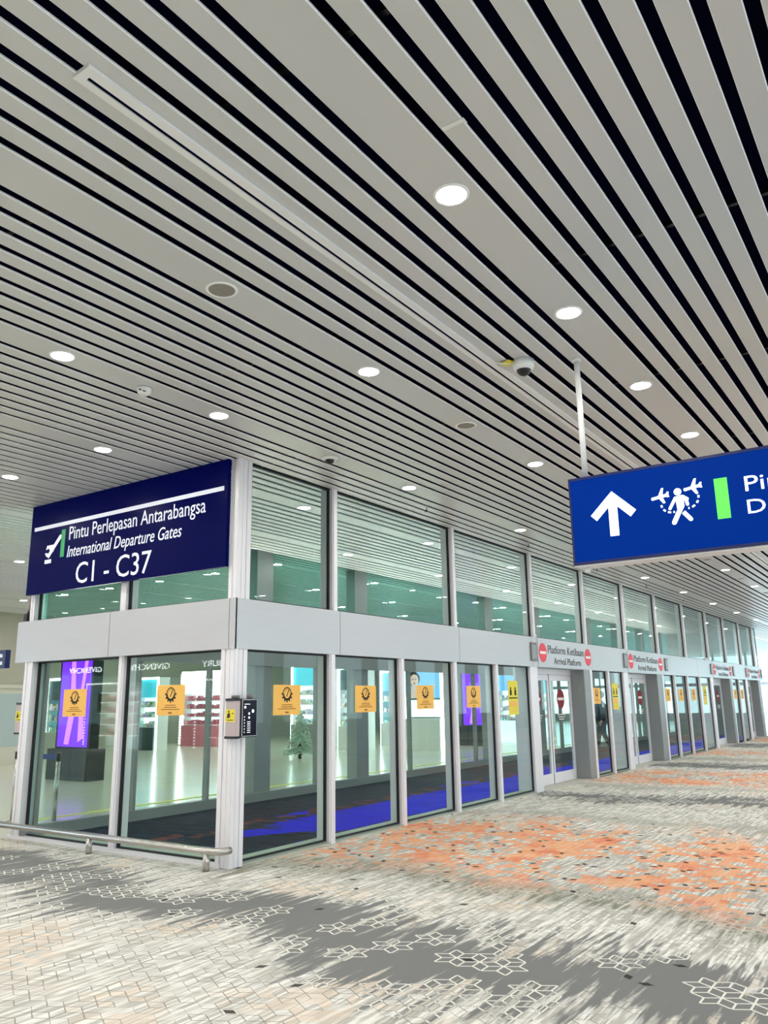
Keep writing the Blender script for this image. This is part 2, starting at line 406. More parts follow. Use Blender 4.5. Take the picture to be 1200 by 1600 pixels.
# ------------------------------------------------------------ setting: the glazed block
n_win = 0
def window(y0, y1, z0, z1, frame=.0):
    """one bay of the long glass wall: a pane with slim gaskets"""
    global n_win; n_win += 1
    w = thing('window_%d' % n_win, (XW-.075, (y0+y1)/2, z0), kind='structure')
    MB().box(XW-.081, XW-.069, y0, y1, z0, z1).build('pane', 'glass', w)
    g = MB(); g.box(XW-.09, XW-.06, y0, y1, z0, z0+.02); g.box(XW-.09, XW-.06, y0, y1, z1-.02, z1); g.box(XW-.09, XW-.06, y1-.022, y1, z0+.02, z1-.02)
    g.build('gasket', 'dark', w); return w
def window_s(x0, x1, z0, z1):
    global n_win; n_win += 1
    w = thing('window_%d' % n_win, ((x0+x1)/2, YW+.075, z0), kind='structure')
    MB().box(x0, x1, YW+.069, YW+.081, z0, z1).build('pane', 'glass', w)
    g = MB(); g.box(x0, x1, YW+.06, YW+.09, z0, z0+.02); g.box(x0, x1, YW+.06, YW+.09, z1-.02, z1); g.box(x0, x0+.03, YW+.06, YW+.09, z0+.02, z1-.02)
    g.build('gasket', 'dark', w); return w
n_trim = 0
def trim(mb, m='alu'):
    global n_trim; n_trim += 1
    return struct(mb.build('trim_%d' % n_trim, m))
ZF0, ZF1 = 2.156, 2.69
portals = [(13.50, 13.82, 16.12, 16.56), (18.66, 18.98, 21.30, 21.85), (27.2, 27.5, 29.9, 30.3), (32.75, 33.05, 35.1, 35.6)]
low = [6.30, 7.76, 9.30, 10.77, 12.16, 13.50]
bays = []
for a, b_ in zip(low[:-1], low[1:]): bays.append((a, b_))
bays += [(16.56, 17.62), (17.62, 18.66), (21.85, 23.0), (23.0, 24.35), (24.35, 25.8), (25.8, 27.2), (30.3, 31.5), (31.5, 32.75)]
for a, b_ in bays: window(a+(.0 if a in (6.30, 16.56, 21.85, 30.3) else .055), b_-(.0 if b_ in (13.50, 18.66, 27.2, 32.75) else .055), .03, ZF0)
for y in (7.76, 9.30, 10.77, 12.16, 17.62, 23.0, 24.35, 25.8, 31.5):
    mb = MB(); mb.box(XW-(.20 if y < 16 else .10), XW-.09, y-.055, y+.055, .0, ZF0); mb.box(XW-.09, XW-.02, y-.05, y+.055, 0, ZF0); mb.box(XW-.02, XW-.005, y-.03, y+.045, 0, ZF0); trim(mb)
uy = [7.81, 10.83, 13.76, 16.40, 19.05, 21.70, 24.5, 27.3, 29.9, 32.5, 35.1]
for y in uy:
    mb = MB(); mb.box(XW-.20, XW-.09, y-.05, y+.05, ZF1, H); mb.box(XW-.09, XW-.02, y-.045, y+.05, ZF1, H); mb.box(XW-.02, XW-.005, y-.03, y+.04, ZF1, H); trim(mb)
ue = [6.30] + uy + [YE]
for a, b_ in zip(ue[:-1], ue[1:]): window(a+.05 if a > 6.5 else a, b_-.05, ZF1, H)
# fascia of the long wall in panels
fj = [6.085, 7.90, 10.91, 13.62, 16.62, 19.6, 22.6, 25.6, 28.6, 31.6, 34.0, YE+.1]
for a, b_ in zip(fj[:-1], fj[1:]): trim(MB().box(XW-.05, XW, a+.004, b_-.004, ZF0, ZF1), 'fascia')
trim(MB().box(XW-.22, XW-.05, 6.2, YE+.1, ZF0+.005, ZF1-.005), 'column')
trim(MB().box(XW-.06, XW-.015, 6.3, 13.5, 0, .018), 'stone')
# inner sill strips of pale stone just behind the panes
trim(MB().box(XW-.36, XW-.06, 6.25, 13.5, .0, .018), 'stone'); trim(MB().box(XW-.36, XW-.06, 16.56, 18.66, .0, .018), 'stone'); trim(MB().box(XW-.36, XW-.06, 21.85, 27.2, .0, .018), 'stone')
trim(MB().box(-9.7, -6.28, YW+.06, YW+.40, .0, .018), 'stone')
trim(MB().box(-9.95, -6.2, YW-.03, YW+.10, 0, .035), 'alu')
# short wall
for (a, b_) in ((-9.70, -8.01), (-7.91, -6.27)): window_s(a, b_, .035, ZF0)
for (a, b_) in ((-9.80, -8.05), (-7.95, -6.20)): window_s(a, b_, ZF1, H)
mb = MB(); mb.box(-8.01, -7.91, YW+.09, YW+.2, 0, ZF0); mb.box(-8.005, -7.915, YW+.02, YW+.09, 0, ZF0); mb.box(-7.99, -7.935, YW+.005, YW+.02, 0, ZF0); trim(mb)
mb = MB(); mb.box(-8.05, -7.95, YW+.02, YW+.2, ZF1, H); trim(mb)
fx = [-10.10, -8.16, -6.155, XW]
for a, b_ in zip(fx[:-1], fx[1:]): trim(MB().box(a+.004, b_-(.004 if b_ != XW else .05), YW-.03, YW+.03, ZF0, ZF1), 'fascia')
trim(MB().box(-6.12, XW, YW-.03, YW+.0, ZF0, ZF1), 'fascia')
trim(MB().box(-10.10, -10.04, YW+.03, YW+.40, ZF0, ZF1), 'fascia')
trim(MB().box(-10.0, -6.15, YW+.03, YW+.2, ZF0+.005, ZF1-.005), 'column')
# ribbed corner post and left end post
def ribbed(x0, x1, y0, y1, z0, z1, ribs_s, ribs_e):
    mb = MB(); mb.box(x0, x1-.015, y0+.015, y1, z0, z1)
    w = (x1-x0)/ribs_s
    for i in range(ribs_s): mb.box(x0+w*i+.006, x0+w*(i+1)-.006, y0+(0 if i % 2 == 0 or i == ribs_s-1 else .006), y0+.015, z0, z1)
    if ribs_e:
        w = (y1-y0)/ribs_e
        for i in range(ribs_e): mb.box(x1-.015, x1-(0 if i % 2 == 0 else .006), y0+w*i+.006, y0+w*(i+1)-.006, z0, z1)
    return trim(mb)
ribbed(-6.275, -6.075, YW-.02, 6.29, 0, ZF0, 3, 3)
ribbed(-6.20, -6.075, YW-.02, 6.30, ZF1, H, 2, 3)
ribbed(-9.88, -9.70, YW-.02, 6.30, 0, ZF0, 3, 0)
ribbed(-9.90, -9.80, YW-.0, 6.30, ZF1, H, 2, 0)
pp = thing('conduit_pipe', (-9.96, YW, ZF1), 'slim grey conduit running up beside the departure gates sign', 'pipe')
MB().cyl((-9.96, YW+.02, ZF1), (-9.96, YW+.02, H-.012), .018).build('pipe', 'steel', pp, True)
MB().box(-10.0, -9.93, YW-.02, YW+.06, 2.70, 2.80).build('pipe_bracket', 'black', pp)

# door portals
disc_r = .20
def no_entry(pl, a, b, r, mr, parent, name='no_entry_disc'):
    mb = MB(); pl.disc(mb, a, b, r, .0, .004, 36); d = mb.build(name, mr, parent)
    mb = MB(); pl.rect(mb, a-r*.78, a+r*.78, b-r*.14, b+r*.14, .004, .002); mb.build('white_bar', 'wht', d); return d
for i, (ya, yb, yc, yd) in enumerate(portals):
    trim(MB().box(XW-.36, XW-.01, ya, yb, 0, ZF0, .012), 'alu')
    trim(MB().box(XW-.36, XW+.0, yc, yd, 0, ZF0, .012), 'column')
    trim(MB().box(XW-.05, XW+.006, yd-.12, yd, 0, ZF0), 'alu')
    trim(MB().box(XW-.36, XW+.0, yb, yc, 0, .012), 'threshold')
    d = thing('door_%d' % (i+1), (XW-.32, (yb+yc)/2, 0), kind='structure')
    xd = XW-.30
    MB().box(XW-.35, XW-.292, yb, yc, 2.05, ZF0).build('transom', 'alu', d)
    ym = (yb+yc)/2
    for (l0, l1) in ((yb+.005, ym-.008), (ym+.008, yc-.005)):
        mb = MB(); s_ = .075
        mb.box(xd-.04, xd, l0, l0+s_, .015, 2.045); mb.box(xd-.04, xd, l1-s_, l1, .015, 2.045)
        mb.box(xd-.04, xd, l0+s_, l1-s_, .015, .20); mb.box(xd-.04, xd, l0+s_, l1-s_, 1.93, 2.045)
        lf = mb.build('door_leaf', 'alu', d)
        MB().box(xd-.026, xd-.014, l0+s_, l1-s_, .20, 1.93).build('door_glass', 'glass', lf)
        no_entry(east(xd-.014), (l0+l1)/2, 1.58, .19, 'crimson', lf)
        mb = MB(); pl = east(xd-.013)
        for q in range(3): pl.rect(mb, (l0+l1)/2-.2+q*.04, (l0+l1)/2+.22-q*.04, 1.27-q*.045, 1.285-q*.045, 0, .002)
        mb.build('door_print', 'wht', lf)
    MB().box(xd-.05, xd+.005, ym-.008, ym+.008, .01, 2.05).build('meeting_seal', 'dark', d)

# inner glass wall of the platform
mb = MB()
mb.box(XI-.06, XI+.06, YW, YE, 0, .14); mb.box(XI-.08, XI+.08, YW, YE, ZF0+.06, ZF1)
y = 6.3; inner_posts = []
inner_posts = [6.3, 7.8, 9.2, 11.9, 15.1, 17.1, 18.1, 20.6, 23.6, 25.2, 28.2, 31.2, 33.]
for q, y in enumerate(inner_posts): mb.box(XI-.05, XI+.05, y-.025, y+.025, .14, ZF0+.06)
struct(mb.build('wall_inner_frame', 'column'))
mb = MB()
for y in (10.45, 13.35, 19.1, 22.2, 26.5, 29.6, 32.5, 35): mb.box(XI-.22, XI+.02, y-.2, y+.2, 0, H)
struct(mb.build('wall_inner_columns', 'column'))
struct(MB().box(XI-.006, XI+.006, YW+.1, YE, .14, ZF0+.06).build('wall_inner_glass', 'glass2'))
struct(MB().box(XI-.006, XI+.006, YW+.1, YE, ZF1, H).build('wall_inner_upper_glass', 'glass3'))
struct(MB().box(XI+.02, XI+.07, YW+.3, YE-.2, ZF1+.001, ZF1+.012).build('trim_added_uplight', 'cove'))  # added hidden glowing strip, brightens the ceiling behind the upper glass
# end wall of the block
struct(MB().box(XI, XW-.2, YE, YE+.1, 0, H).build('wall_end', 'column'))
gr = thing('grab_bar', (XI+.12, 9.45, 0), 'grey bent grab bar in front of the inner glass by the column', 'rail')
MB().tube([(XI+.12, 9.9, 1.0), (XI+.12, 9.55, 1.0), (XI+.12, 9.48, .97), (XI+.12, 9.45, .9), (XI+.12, 9.45, .0)], .022).build('bent_tube', 'steel', gr, True)
MB().tube([(XI+.12, 9.9, .32), (XI+.12, 9.45, .32)], .018).build('lower_tube', 'steel', gr, True)

# far and side glazing of the hall
mb = MB()
for x in range(-30, 10, 2): mb.box(x-.06, x+.06, 56, 56.2, 0, H)
mb.box(-32, 9, 56, 56.2, 0, .5); mb.box(-32, 9, 56, 56.15, 2.2, 2.4)
struct(mb.build('wall_far_frame', 'alu')); struct(MB().box(-32, 9, 56.09, 56.11, 0, H).build('wall_far_glass', 'glass2'))
mb = MB()
for y in range(-8, 60, 3): mb.box(7.4, 7.9, y-.25, y+.25, 0, H)
mb.box(7.5, 7.8, -9, 60, 0, .9); mb.box(7.5, 7.8, -9, 60, 4.0, H)
struct(mb.build('wall_right', 'column'))

# ------------------------------------------------------------ departure gates sign on the short wall
s1 = thing('departure_gates_sign', (-8.03, 6.06, 3.03), 'large navy sign reading International Departure Gates C1 - C37 above the left glass', 'sign')
SY = 6.03
MB().box(-9.90, -6.19, SY, SY+.05, 3.03, H-.004).build('sign_panel', 'navy', s1)
pl = south(0, SY); kx = 1.0
mb = MB(); pl.rect(mb, -9.82, -6.24, 3.885, 3.935); mb.build('white_rule', 'letter', s1)
text(pl, 'Pintu Perlepasan Antarabangsa', -9.03, -6.52, 3.62, 3.85, 'letter', s1)
text(pl, 'International Departure Gates', -9.05, -6.90, 3.40, 3.60, 'letter', s1, shear=.22)
text(pl, 'C1 - C37', -8.83, -7.40, 3.085, 3.355, 'letter', s1)
mb = MB(); pl.rect(mb, -9.20, -9.12, 3.47, 3.83); mb.build('green_bar', 'green', s1)
mb = MB()                                         # climbing aeroplane over a dash
pl.line(mb, (-9.47, 3.50), (-9.23, 3.74), .055); pl.poly(mb, [(-9.42, 3.56), (-9.455, 3.615), (-9.52, 3.60), (-9.50, 3.655), (-9.33, 3.655), (-9.30, 3.66), (-9.36, 3.56)], 0, .0025)
pl.poly(mb, [(-9.49, 3.50), (-9.54, 3.55), (-9.51, 3.56), (-9.45, 3.54)], 0, .002)
pl.disc(mb, -9.225, 3.745, .028, 0, .0028)
pl.rect(mb, -9.53, -9.39, 3.415, 3.465); mb.build('departures_icon', 'letter', s1)

# hanging sign on the right
hs = thing('hanging_direction_sign', (-1.2, 5.78, 2.57), 'lit blue direction sign hanging from a white pole at the right edge', 'sign')
X0, X1, Z0, Z1 = -2.165, .9, 2.565, 3.235
FY = 5.70
mb = MB(); mb.box(X0, X1, FY+.01, FY+.17, Z0, Z1); mb.box(X0, X1, FY-.004, FY+.01, Z0, Z0+.02); mb.box(X0, X1, FY-.004, FY+.01, Z1-.02, Z1); mb.box(X0, X0+.015, FY-.004, FY+.01, Z0+.02, Z1-.02); mb.build('sign_case', 'frame_blue', hs)
MB().box(X0+.015, X1, FY, FY+.008, Z0+.02, Z1-.02).build('sign_face', 'royal', hs)
MB().box(X0, X1, FY+.01, FY+.17, Z0-.012, Z0-.001).build('bottom_tray', 'alu', hs)
pl = south(0, FY)
mb = MB(); pl.poly(mb, [(-1.835, 3.09), (-2.005, 2.925), (-1.962, 2.880), (-1.868, 2.972), (-1.868, 2.752), (-1.802, 2.752), (-1.802, 2.972), (-1.708, 2.880), (-1.665, 2.925)]); mb.build('arrow', 'letter_lit', hs)
mb = MB()                                         # transit pictogram: walker with two aeroplanes and a dotted loop
def pz(u, v): return (-1.575 + u/1200*.415, 2.775 + (1110-v)/940*.315)   # drawing grid of the pictogram
pl.disc(mb, *pz(612, 410), .026)
def pl_poly(pts, t): pl.poly(mb, [pz(u, v) for u, v in pts], 0, t)
pl_poly([(540, 510), (700, 490), (790, 580), (720, 620), (718, 740), (640, 880), (580, 830), (560, 600)], .0031)
for a, b_, w, t in (((560, 530), (430, 750), 62, .0026), ((760, 580), (785, 710), 62, .0027), ((610, 830), (490, 1060), 95, .0028), ((690, 860), (820, 1030), 85, .0029), ((700, 520), (790, 590), 60, .0024)):
    pl.line(mb, pz(*a), pz(*b_), w/1200*.415, 0, t)
    pl.disc(mb, *pz(*b_), w/1200*.2, 0, t-.0003, 14)
for (ox, oy) in ((0, 0), (662, -100)):
    def q(u, v): return pz(u+ox, v+oy)
    pl.line(mb, q(110, 487), q(420, 440), 60/1200*.415, 0, .0031); pl.disc(mb, *q(105, 488), .012, 0, .003, 14)
    pl.poly(mb, [q(210, 455), q(290, 280), q(335, 280), q(300, 450)], 0, .0026); pl.poly(mb, [q(215, 480), q(310, 620), q(355, 605), q(300, 470)], 0, .0027)
    pl.poly(mb, [q(365, 420), q(400, 372), q(435, 375), q(425, 430), q(440, 490), q(405, 495), q(370, 470)], 0, .0023)
for a, b_ in (((262, 650), (278, 700)), ((300, 750), (340, 790)), ((385, 815), (445, 835)), ((490, 830), (520, 832)), ((1010, 545), (1010, 600)), ((995, 655), (965, 705)), ((925, 745), (870, 780)), ((815, 790), (790, 795))):
    pl.line(mb, pz(*a), pz(*b_), 38/1200*.415, 0, .002)
mb.build('transit_pictogram', 'letter_lit', hs)
mb = MB(); pl.rect(mb, -1.115, -1.03, 2.775, 3.06); mb.build('green_bar', 'green_lit', hs)
text(pl, 'Pintu', -.92, -.54, 2.94, 3.045, 'letter_lit', hs); text(pl, 'Domestik', -.92, -.22, 2.785, 2.88, 'letter_lit', hs)
po = MB(); po.cyl((-2.055, FY+.08, Z1), (-2.055, FY+.08, H), .022); po.build('pole', 'white', hs, True)
MB().cyl((-2.055, FY+.08, H-.03), (-2.055, FY+.08, H), .035).build('ceiling_collar', 'white', hs, True)
mb = MB(); mb.cyl((-2.09, FY+.08, Z0-.05), (-2.09, FY+.08, Z0-.012), .022); mb.build('pole_end', 'white', hs, True)

# ------------------------------------------------------------ platform plates on the fascia
for i, (ya, yb, yc, yd) in enumerate(portals):
    y0, y1 = ya+.34, yd+.04
    t_ = thing('platform_plate', (XW, (y0+y1)/2, ZF0+.03), ['arrival platform plate with two red discs over the nearest doors', 'arrival platform plate with two red discs over the second doors', 'arrival platform plate with two red discs over the third doors', 'arrival platform plate over the farthest doors'][i], 'sign', 'arrival platform plates on the fascia')
    MB().box(XW+.001, XW+.008, y0, y1, ZF0+.02, ZF1-.015).build('plate', 'fascia', t_)
    pl = east(XW+.008); zc = (ZF0+ZF1)/2; w = y1-y0
    no_entry(pl, y0+.22, zc, .175, 'coral', t_); no_entry(pl, y1-.22, zc-.01, .175, 'coral', t_)
    text(pl, 'Platform Ketibaan', y0+.46, y1-.46, zc-.0, zc+.15, 'text', t_, t=.002)
    text(pl, 'Arrival Platform', y0+.72, y1-.64, zc-.20, zc-.07, 'text', t_, t=.002)
    for (yv, nm) in ((ya+.02, 'left'), (yd+.22, 'right')):
        if i == 0 and nm == 'right': continue
        s_ = thing('door_sensor', (XW+.02, yv+.13, ZF0+.1), 'grey sensor box on the fascia %s of the %s arrival plate' % (nm, ['nearest', 'second', 'third', 'farthest'][i]), 'sensor')
        MB().box(XW+.001, XW+.022, yv, yv+.26, ZF0+.10, ZF1-.1, .008).build('sensor_body', 'sensor', s_)
        MB().box(XW+.022, XW+.025, yv+.03, yv+.23, ZF0+.14, ZF1-.14).build('sensor_window', 'column', s_)
for (y, lab) in ((13.78, 'small white dome on the fascia ledge over the nearest doors'), (27.0, 'small white dome on the fascia ledge over the third doors')):
    s_ = thing('ledge_dome', (XW-.03, y, ZF1), lab, 'sensor')
    MB().cyl((XW-.03, y, ZF1), (XW-.03, y, ZF1+.03), .05).build('dome_base', 'white', s_, True); MB().ball((XW-.03, y, ZF1+.03), .045, 14).build('dome_cover', 'white', s_, True)

# ------------------------------------------------------------ notices on the glass
def notice(pl, a, b, label, group):
    w, h = .46, .33
    t_ = thing('notice', pl.pt(a, b-h/2), label, 'notice', group)
    mb = MB(); pl.rect(mb, a-w/2, a+w/2, b-h/2, b+h/2, 0, .002); mb.build('sheet', 'amber', t_)
    mb = MB(); cx, cy, r = a, b+.065, .075
    n = 26
    for i in range(n):                                       # dial above, toothed cog below
        t0, t1 = 2*PI*i/n, 2*PI*(i+.92)/n
        wd_ = .012 if math.sin((t0+t1)/2) > -.1 else .026
        pl.poly(mb, [(cx+r*math.cos(t0), cy+r*math.sin(t0)), (cx+r*math.cos(t1), cy+r*math.sin(t1)), (cx+(r-wd_)*math.cos(t1), cy+(r-wd_)*math.sin(t1)), (cx+(r-wd_)*math.cos(t0), cy+(r-wd_)*math.sin(t0))], .002, .0015)
    for i in range(7):
        t0 = PI*1.0 + PI*i/6; pl.line(mb, (cx+r*.96*math.cos(t0), cy+r*.96*math.sin(t0)), (cx+r*1.25*math.cos(t0), cy+r*1.25*math.sin(t0)), .018, .002, .001)
    for i in range(5):
        t0 = PI*(.1+.2*i); pl.line(mb, (cx+r*.55*math.cos(t0), cy+r*.55*math.sin(t0)), (cx+r*.72*math.cos(t0), cy+r*.72*math.sin(t0)), .008, .002, .001)
    pl.line(mb, (cx-.008, cy-.03), (cx+.03, cy+.05), .012, .002, .0012); mb.build('dial_icon', 'ink', t_)
    mb = MB()
    for q, (wq, zq) in enumerate(((.17, -.055), (.20, -.078), (.30, -.10))): pl.rect(mb, a-wq/2, a+wq/2, b+zq-.004, b+zq+.004, .002, .001)
    pl.rect(mb, a-.03, a+.03, b-.145, b-.13, .002, .001); mb.build('print_lines', 'rust', t_)
    return t_
ps = south(0, YW+.069); pe = east(XW-.069)
nl = [(ps, -8.88, 1.63, 'amber notice on the leftmost pane of the short glass wall'), (ps, -7.13, 1.64, 'amber notice on the short wall pane left of the corner post'),
      (pe, 7.00, 1.625, 'amber notice on the first pane right of the corner post'), (pe, 8.52, 1.625, 'amber notice on the second pane right of the corner post'),
      (pe, 9.98, 1.64, 'amber notice on the third pane, over the blue portrait poster'), (pe, 11.43, 1.64, 'amber notice on the fourth pane right of the corner post'),
      (pe, 16.95, 1.63, 'amber notice on the pane in front of the walking person'), (pe, 22.4, 1.63, 'amber notice on the first pane past the second doors'),
      (pe, 23.7, 1.63, 'amber notice on the second pane past the second doors'), (pe, 25.1, 1.63, 'amber notice on the third pane past the second doors'), (pe, 30.95, 1.63, 'amber notice on the first pane past the third doors'), (pe, 32.1, 1.63, 'amber notice on the second pane past the third doors')]
for a in nl: notice(a[0], a[1], a[2], a[3], 'amber notices on the glass')
def tall_sticker(y, label):
    t_ = thing('safety_sticker', (XW-.07, y, 1.30), label, 'sticker', 'tall yellow stickers on the glass'); pl = pe
    mb = MB(); pl.rect(mb, y-.19, y+.19, 1.33, 1.90, 0, .002); mb.build('sheet', 'yellow', t_)
    mb = MB()
    for c in (-.09, .09): pl.disc(mb, y+c, 1.77, .025, .002, .001, 14); pl.rect(mb, y+c-.035, y+c+.035, 1.655, 1.745, .002, .001)
    pl.rect(mb, y-.17, y+.17, 1.60, 1.62, .002, .001); mb.build('figure_icons', 'ink', t_)
    mb = MB(); pl.rect(mb, y-.15, y+.15, 1.46, 1.56, .002, .001); pl.rect(mb, y-.12, y+.12, 1.38, 1.40, .002, .001); mb.build('orange_block', 'amber', t_)
tall_sticker(12.86, 'tall yellow safety sticker on the pane left of the nearest doors')
tall_sticker(18.15, 'tall yellow safety sticker on the pane left of the second doors')
tall_sticker(26.5, 'tall yellow safety sticker on the pane left of the third doors')

# ------------------------------------------------------------ access terminals on the posts
def terminal(x, y, label, screen):
    t_ = thing('access_terminal', (x, y, 1.24), label, 'terminal')
    MB().box(x-.06, x+.09, y-.075, y+.0, 1.27, 1.62, .012).build('side_panel', 'beige', t_)
    mb = MB(); mb.box(x-.066, x+.096, y-.082, y+.0, 1.245, 1.27, .012); mb.box(x-.066, x+.096, y-.082, y+.0, 1.62, 1.645, .012); mb.build('end_caps', 'black', t_)
    pl = south(x, y-.075); mb = MB(); pl.rect(mb, -.05, .08, 1.41, 1.535, 0, .002); st = mb.build('yellow_label', 'yellow', t_)
    mb = MB(); pl.disc(mb, -.005, 1.513, .010, .002, .001, 12); pl.poly(mb, [(-.02, 1.495), (.01, 1.50), (.018, 1.455), (.004, 1.46), (.0, 1.45), (-.03, 1.45)], .002, .001); pl.rect(mb, .04, .06, 1.49, 1.50, .002, .001); pl.rect(mb, -.03, .06, 1.425, 1.432, .002, .001); mb.build('label_icon', 'ink', st)
    if screen:
        MB().box(x+.03, x+.096, y+.004, y+.235, 1.255, 1.64, .01).build('screen_housing', 'black', t_)
        MB().box(x+.096, x+.100, y+.012, y+.227, 1.265, 1.632).build('bezel', 'alu', t_)
        s_ = MB().box(x+.100, x+.102, y+.017, y+.222, 1.27, 1.627).build('touch_screen', 'screen', t_)
        pl = east(x+.102, y); mb = MB()
        pl.disc(mb, .165, 1.515, .017, 0, .001, 16); pl.disc(mb, .11, 1.49, .012, 0, .001, 16); pl.disc(mb, .11, 1.45, .012, 0, .001, 16); pl.disc(mb, .05, 1.555, .014, 0, .001, 16)
        for q in range(6): pl.rect(mb, .04, .046, 1.30+q*.03, 1.315+q*.03, 0, .001); pl.rect(mb, .085, .13, 1.30+q*.021, 1.306+q*.021, 0, .001)
        pl.rect(mb, .04, .12, 1.583, 1.588, 0, .001); mb.build('screen_icons', 'letter_lit', s_)
        mb = MB(); mb.box(x-.0, x+.05, y-.05, y+.02, 1.645, 1.675); mb.ball((x+.06, y+.16, 1.665), .035, 12); mb.build('camera_head', 'sensor', t_, True)
terminal(-6.065, 6.105, 'black screen face reader with yellow label on the corner post', True)
terminal(-9.99, 6.20, 'beige reader with yellow label behind the leftmost post', False)

# ------------------------------------------------------------ low crash rail
ra = thing('crash_rail', (-8.0, 5.92, 0), 'low round stainless rail in front of the short glass wall', 'rail')
RZ = .185
pts = [(-12.2, 5.92, RZ), (-6.22, 5.92, RZ), (-6.13, 5.925, RZ), (-6.075, 5.95, RZ), (-6.045, 6.0, RZ), (-6.04, 6.07, RZ)]
MB().tube(pts, .036, 16).build('rail_tube', 'steel', ra, True)
for x in (-12.1, -10.08, -8.06, -6.21): MB().cyl((x, 5.92, 0), (x, 5.92, RZ-.02), .034, 16).build('rail_post', 'steel', ra, True)

# ------------------------------------------------------------ ceiling fittings
ROWN = {0: 'hanging sign', 1: 'speaker grilles', 2: 'long glass wall', 3: 'corner post', 4: 'far left'}
def xrow(r): return -1.80 - 1.7333*r - (.0 if r else .005)
def ygrid(k): return 1.68 + 1.655*k
proto = thing('downlight', (0, 0, H))
MB().lathe((0, 0, H), [(.098, -.001), (.098, -.006), (.094, -.010), (.082, -.010), (.080, -.003)], 32).build('trim_ring', 'trim', proto)
MB().lathe((0, 0, H), [(.079, -.0035), (.079, -.0075), (.05, -.0085), (.012, -.0088)], 32).build('lens', 'lens', proto)
first = True
def light(x, y, label, group):
    global first
    o = proto if first else dup(proto, (x, y, H))
    first = False; o.location = (x, y, H); tag(o, label, 'ceiling light', group)
rowdesc = {0: 'row above the hanging blue sign', 1: 'row shared with the speaker grilles', 2: 'row nearest the long glass wall', 3: 'row meeting the departure gates sign', 4: 'row at the far left ceiling'}
lay = {0: list(range(0, 22)), 1: [0, 2, 4, 6, 8, 10, 12, 14, 16, 18, 20], 2: [1, 2, 4, 6, 8, 10, 12, 14, 16, 18, 20], 3: [2, 4, 6, 8, 10, 12, 14, 16, 18], 4: [2, 4, 6, 8, 10, 12, 14, 16, 18]}
for r in range(5):
    for i, k in enumerate(lay[r]): light(xrow(r), ygrid(k), '%s round downlight from the camera in the %s' % (ORD[i] if i < 20 else 'farthest but %d' % (30-i), rowdesc[r]), 'round downlights in the slat ceiling')
for r in range(5, 13):
    for i, k in enumerate(range(-2, 20, 2)): light(xrow(r), ygrid(k), 'round downlight over the shopping concourse, seen through glass', 'downlights over the concourse')
for r in (-1, -2, -3, -4):
    for k in range(-4, 22, 2): light(xrow(r), ygrid(k), 'round downlight in the ceiling right of the photographed view', 'downlights outside the view')
for r, ks in ((0, (-4, -3, -2, -1)), (1, (-4, -2, -1)), (2, (-4, -3, -2, -1, 0)), (3, (-4, -3, -2, -1, 0, 1)), (4, (-4, -2, -1, 0, 1)), (5, (-4, -3, -1, 1)), (6, (-4, -1, 1))):
    for k in ks: light(xrow(r), ygrid(k), 'round downlight in the ceiling behind the viewer', 'downlights behind the view')
def speaker(x, y, label):
    s_ = thing('ceiling_speaker', (x, y, H), label, 'speaker', 'round speaker grilles in the ceiling')
    MB().lathe((x, y, H), [(.105, -.001), (.105, -.006), (.10, -.010), (.088, -.009), (.087, -.004)], 32).build('rim', 'trim', s_)
    MB().lathe((x, y, H), [(.086, -.004), (.086, -.007), (.02, -.008)], 32).build('grille', 'grille', s_)
for i, k in enumerate((1, 3, 5, 7, 9, 11, 13)): speaker(xrow(1), ygrid(k), ['nearest round grey speaker grille in the ceiling', 'second round grey speaker grille, right of the middle downlight', 'round grey speaker grille just behind the hanging sign', 'fourth round grey speaker grille, beyond the hanging sign', 'fifth round grey speaker grille below the hanging sign', 'sixth round grey speaker grille below the hanging sign', 'farthest round grey speaker grille'][i])
sd = thing('smoke_detector', (-5.29, 4.14, H), 'white smoke detector on the slat ceiling at left', 'smoke detector')
MB().lathe((-5.29, 4.14, H), [(.062, -.001), (.062, -.018), (.056, -.045), (.04, -.062), (.012, -.066)], 24).build('housing', 'white', sd, True)
mb = MB()
for a in (-.022, .022): mb.box(-5.29+.036, -5.29+.049, 4.14-.052+a-.014, 4.14-.052+a+.010, H-.052, H-.046)
mb.build('vent_slots', 'black', sd)
cm = thing('dome_camera', (-2.40, 5.57, H), 'white dome security camera with a yellow tag beside the hanging pole', 'camera')
cx, cy = -2.415, 5.56
MB().lathe((cx, cy, H), [(.085, -.001), (.085, -.055), (.078, -.072), (.062, -.075)], 28).build('housing', 'white', cm, True)
MB().ball((cx, cy, H-.072), .060, 20).build('dome', 'black', cm, True)
MB().lathe((cx, cy, H-.076), [(.066, 0), (.066, -.006), (.060, -.008)], 28).build('dome_ring', 'alu', cm, True)
tg = MB(); tg.prism([(cx-.17, cy-.085, H-.012), (cx-.075, cy-.115, H-.012), (cx-.045, cy-.03, H-.014), (cx-.14, cy-.0, H-.014)], (0, 0, -.003)); tg.build('yellow_tag', 'yellow', cm)
MB().tube([(cx-.06, cy-.02, H-.012), (cx-.12, cy-.07, H-.02), (cx-.18, cy-.12, H-.016), (cx-.24, cy-.16, H-.006)], .006, 8).build('cable', 'white', cm, True)
c2 = thing('dome_camera', (-5.29, 6.70, H), 'flush dome camera in the ceiling over the first upper window', 'camera')
MB().lathe((-5.29, 6.70, H), [(.10, -.001), (.098, -.012), (.062, -.022)], 28).build('housing', 'white', c2, True)
MB().ball((-5.29, 6.70, H-.018), .052, 18).build('dome', 'black', c2, True)
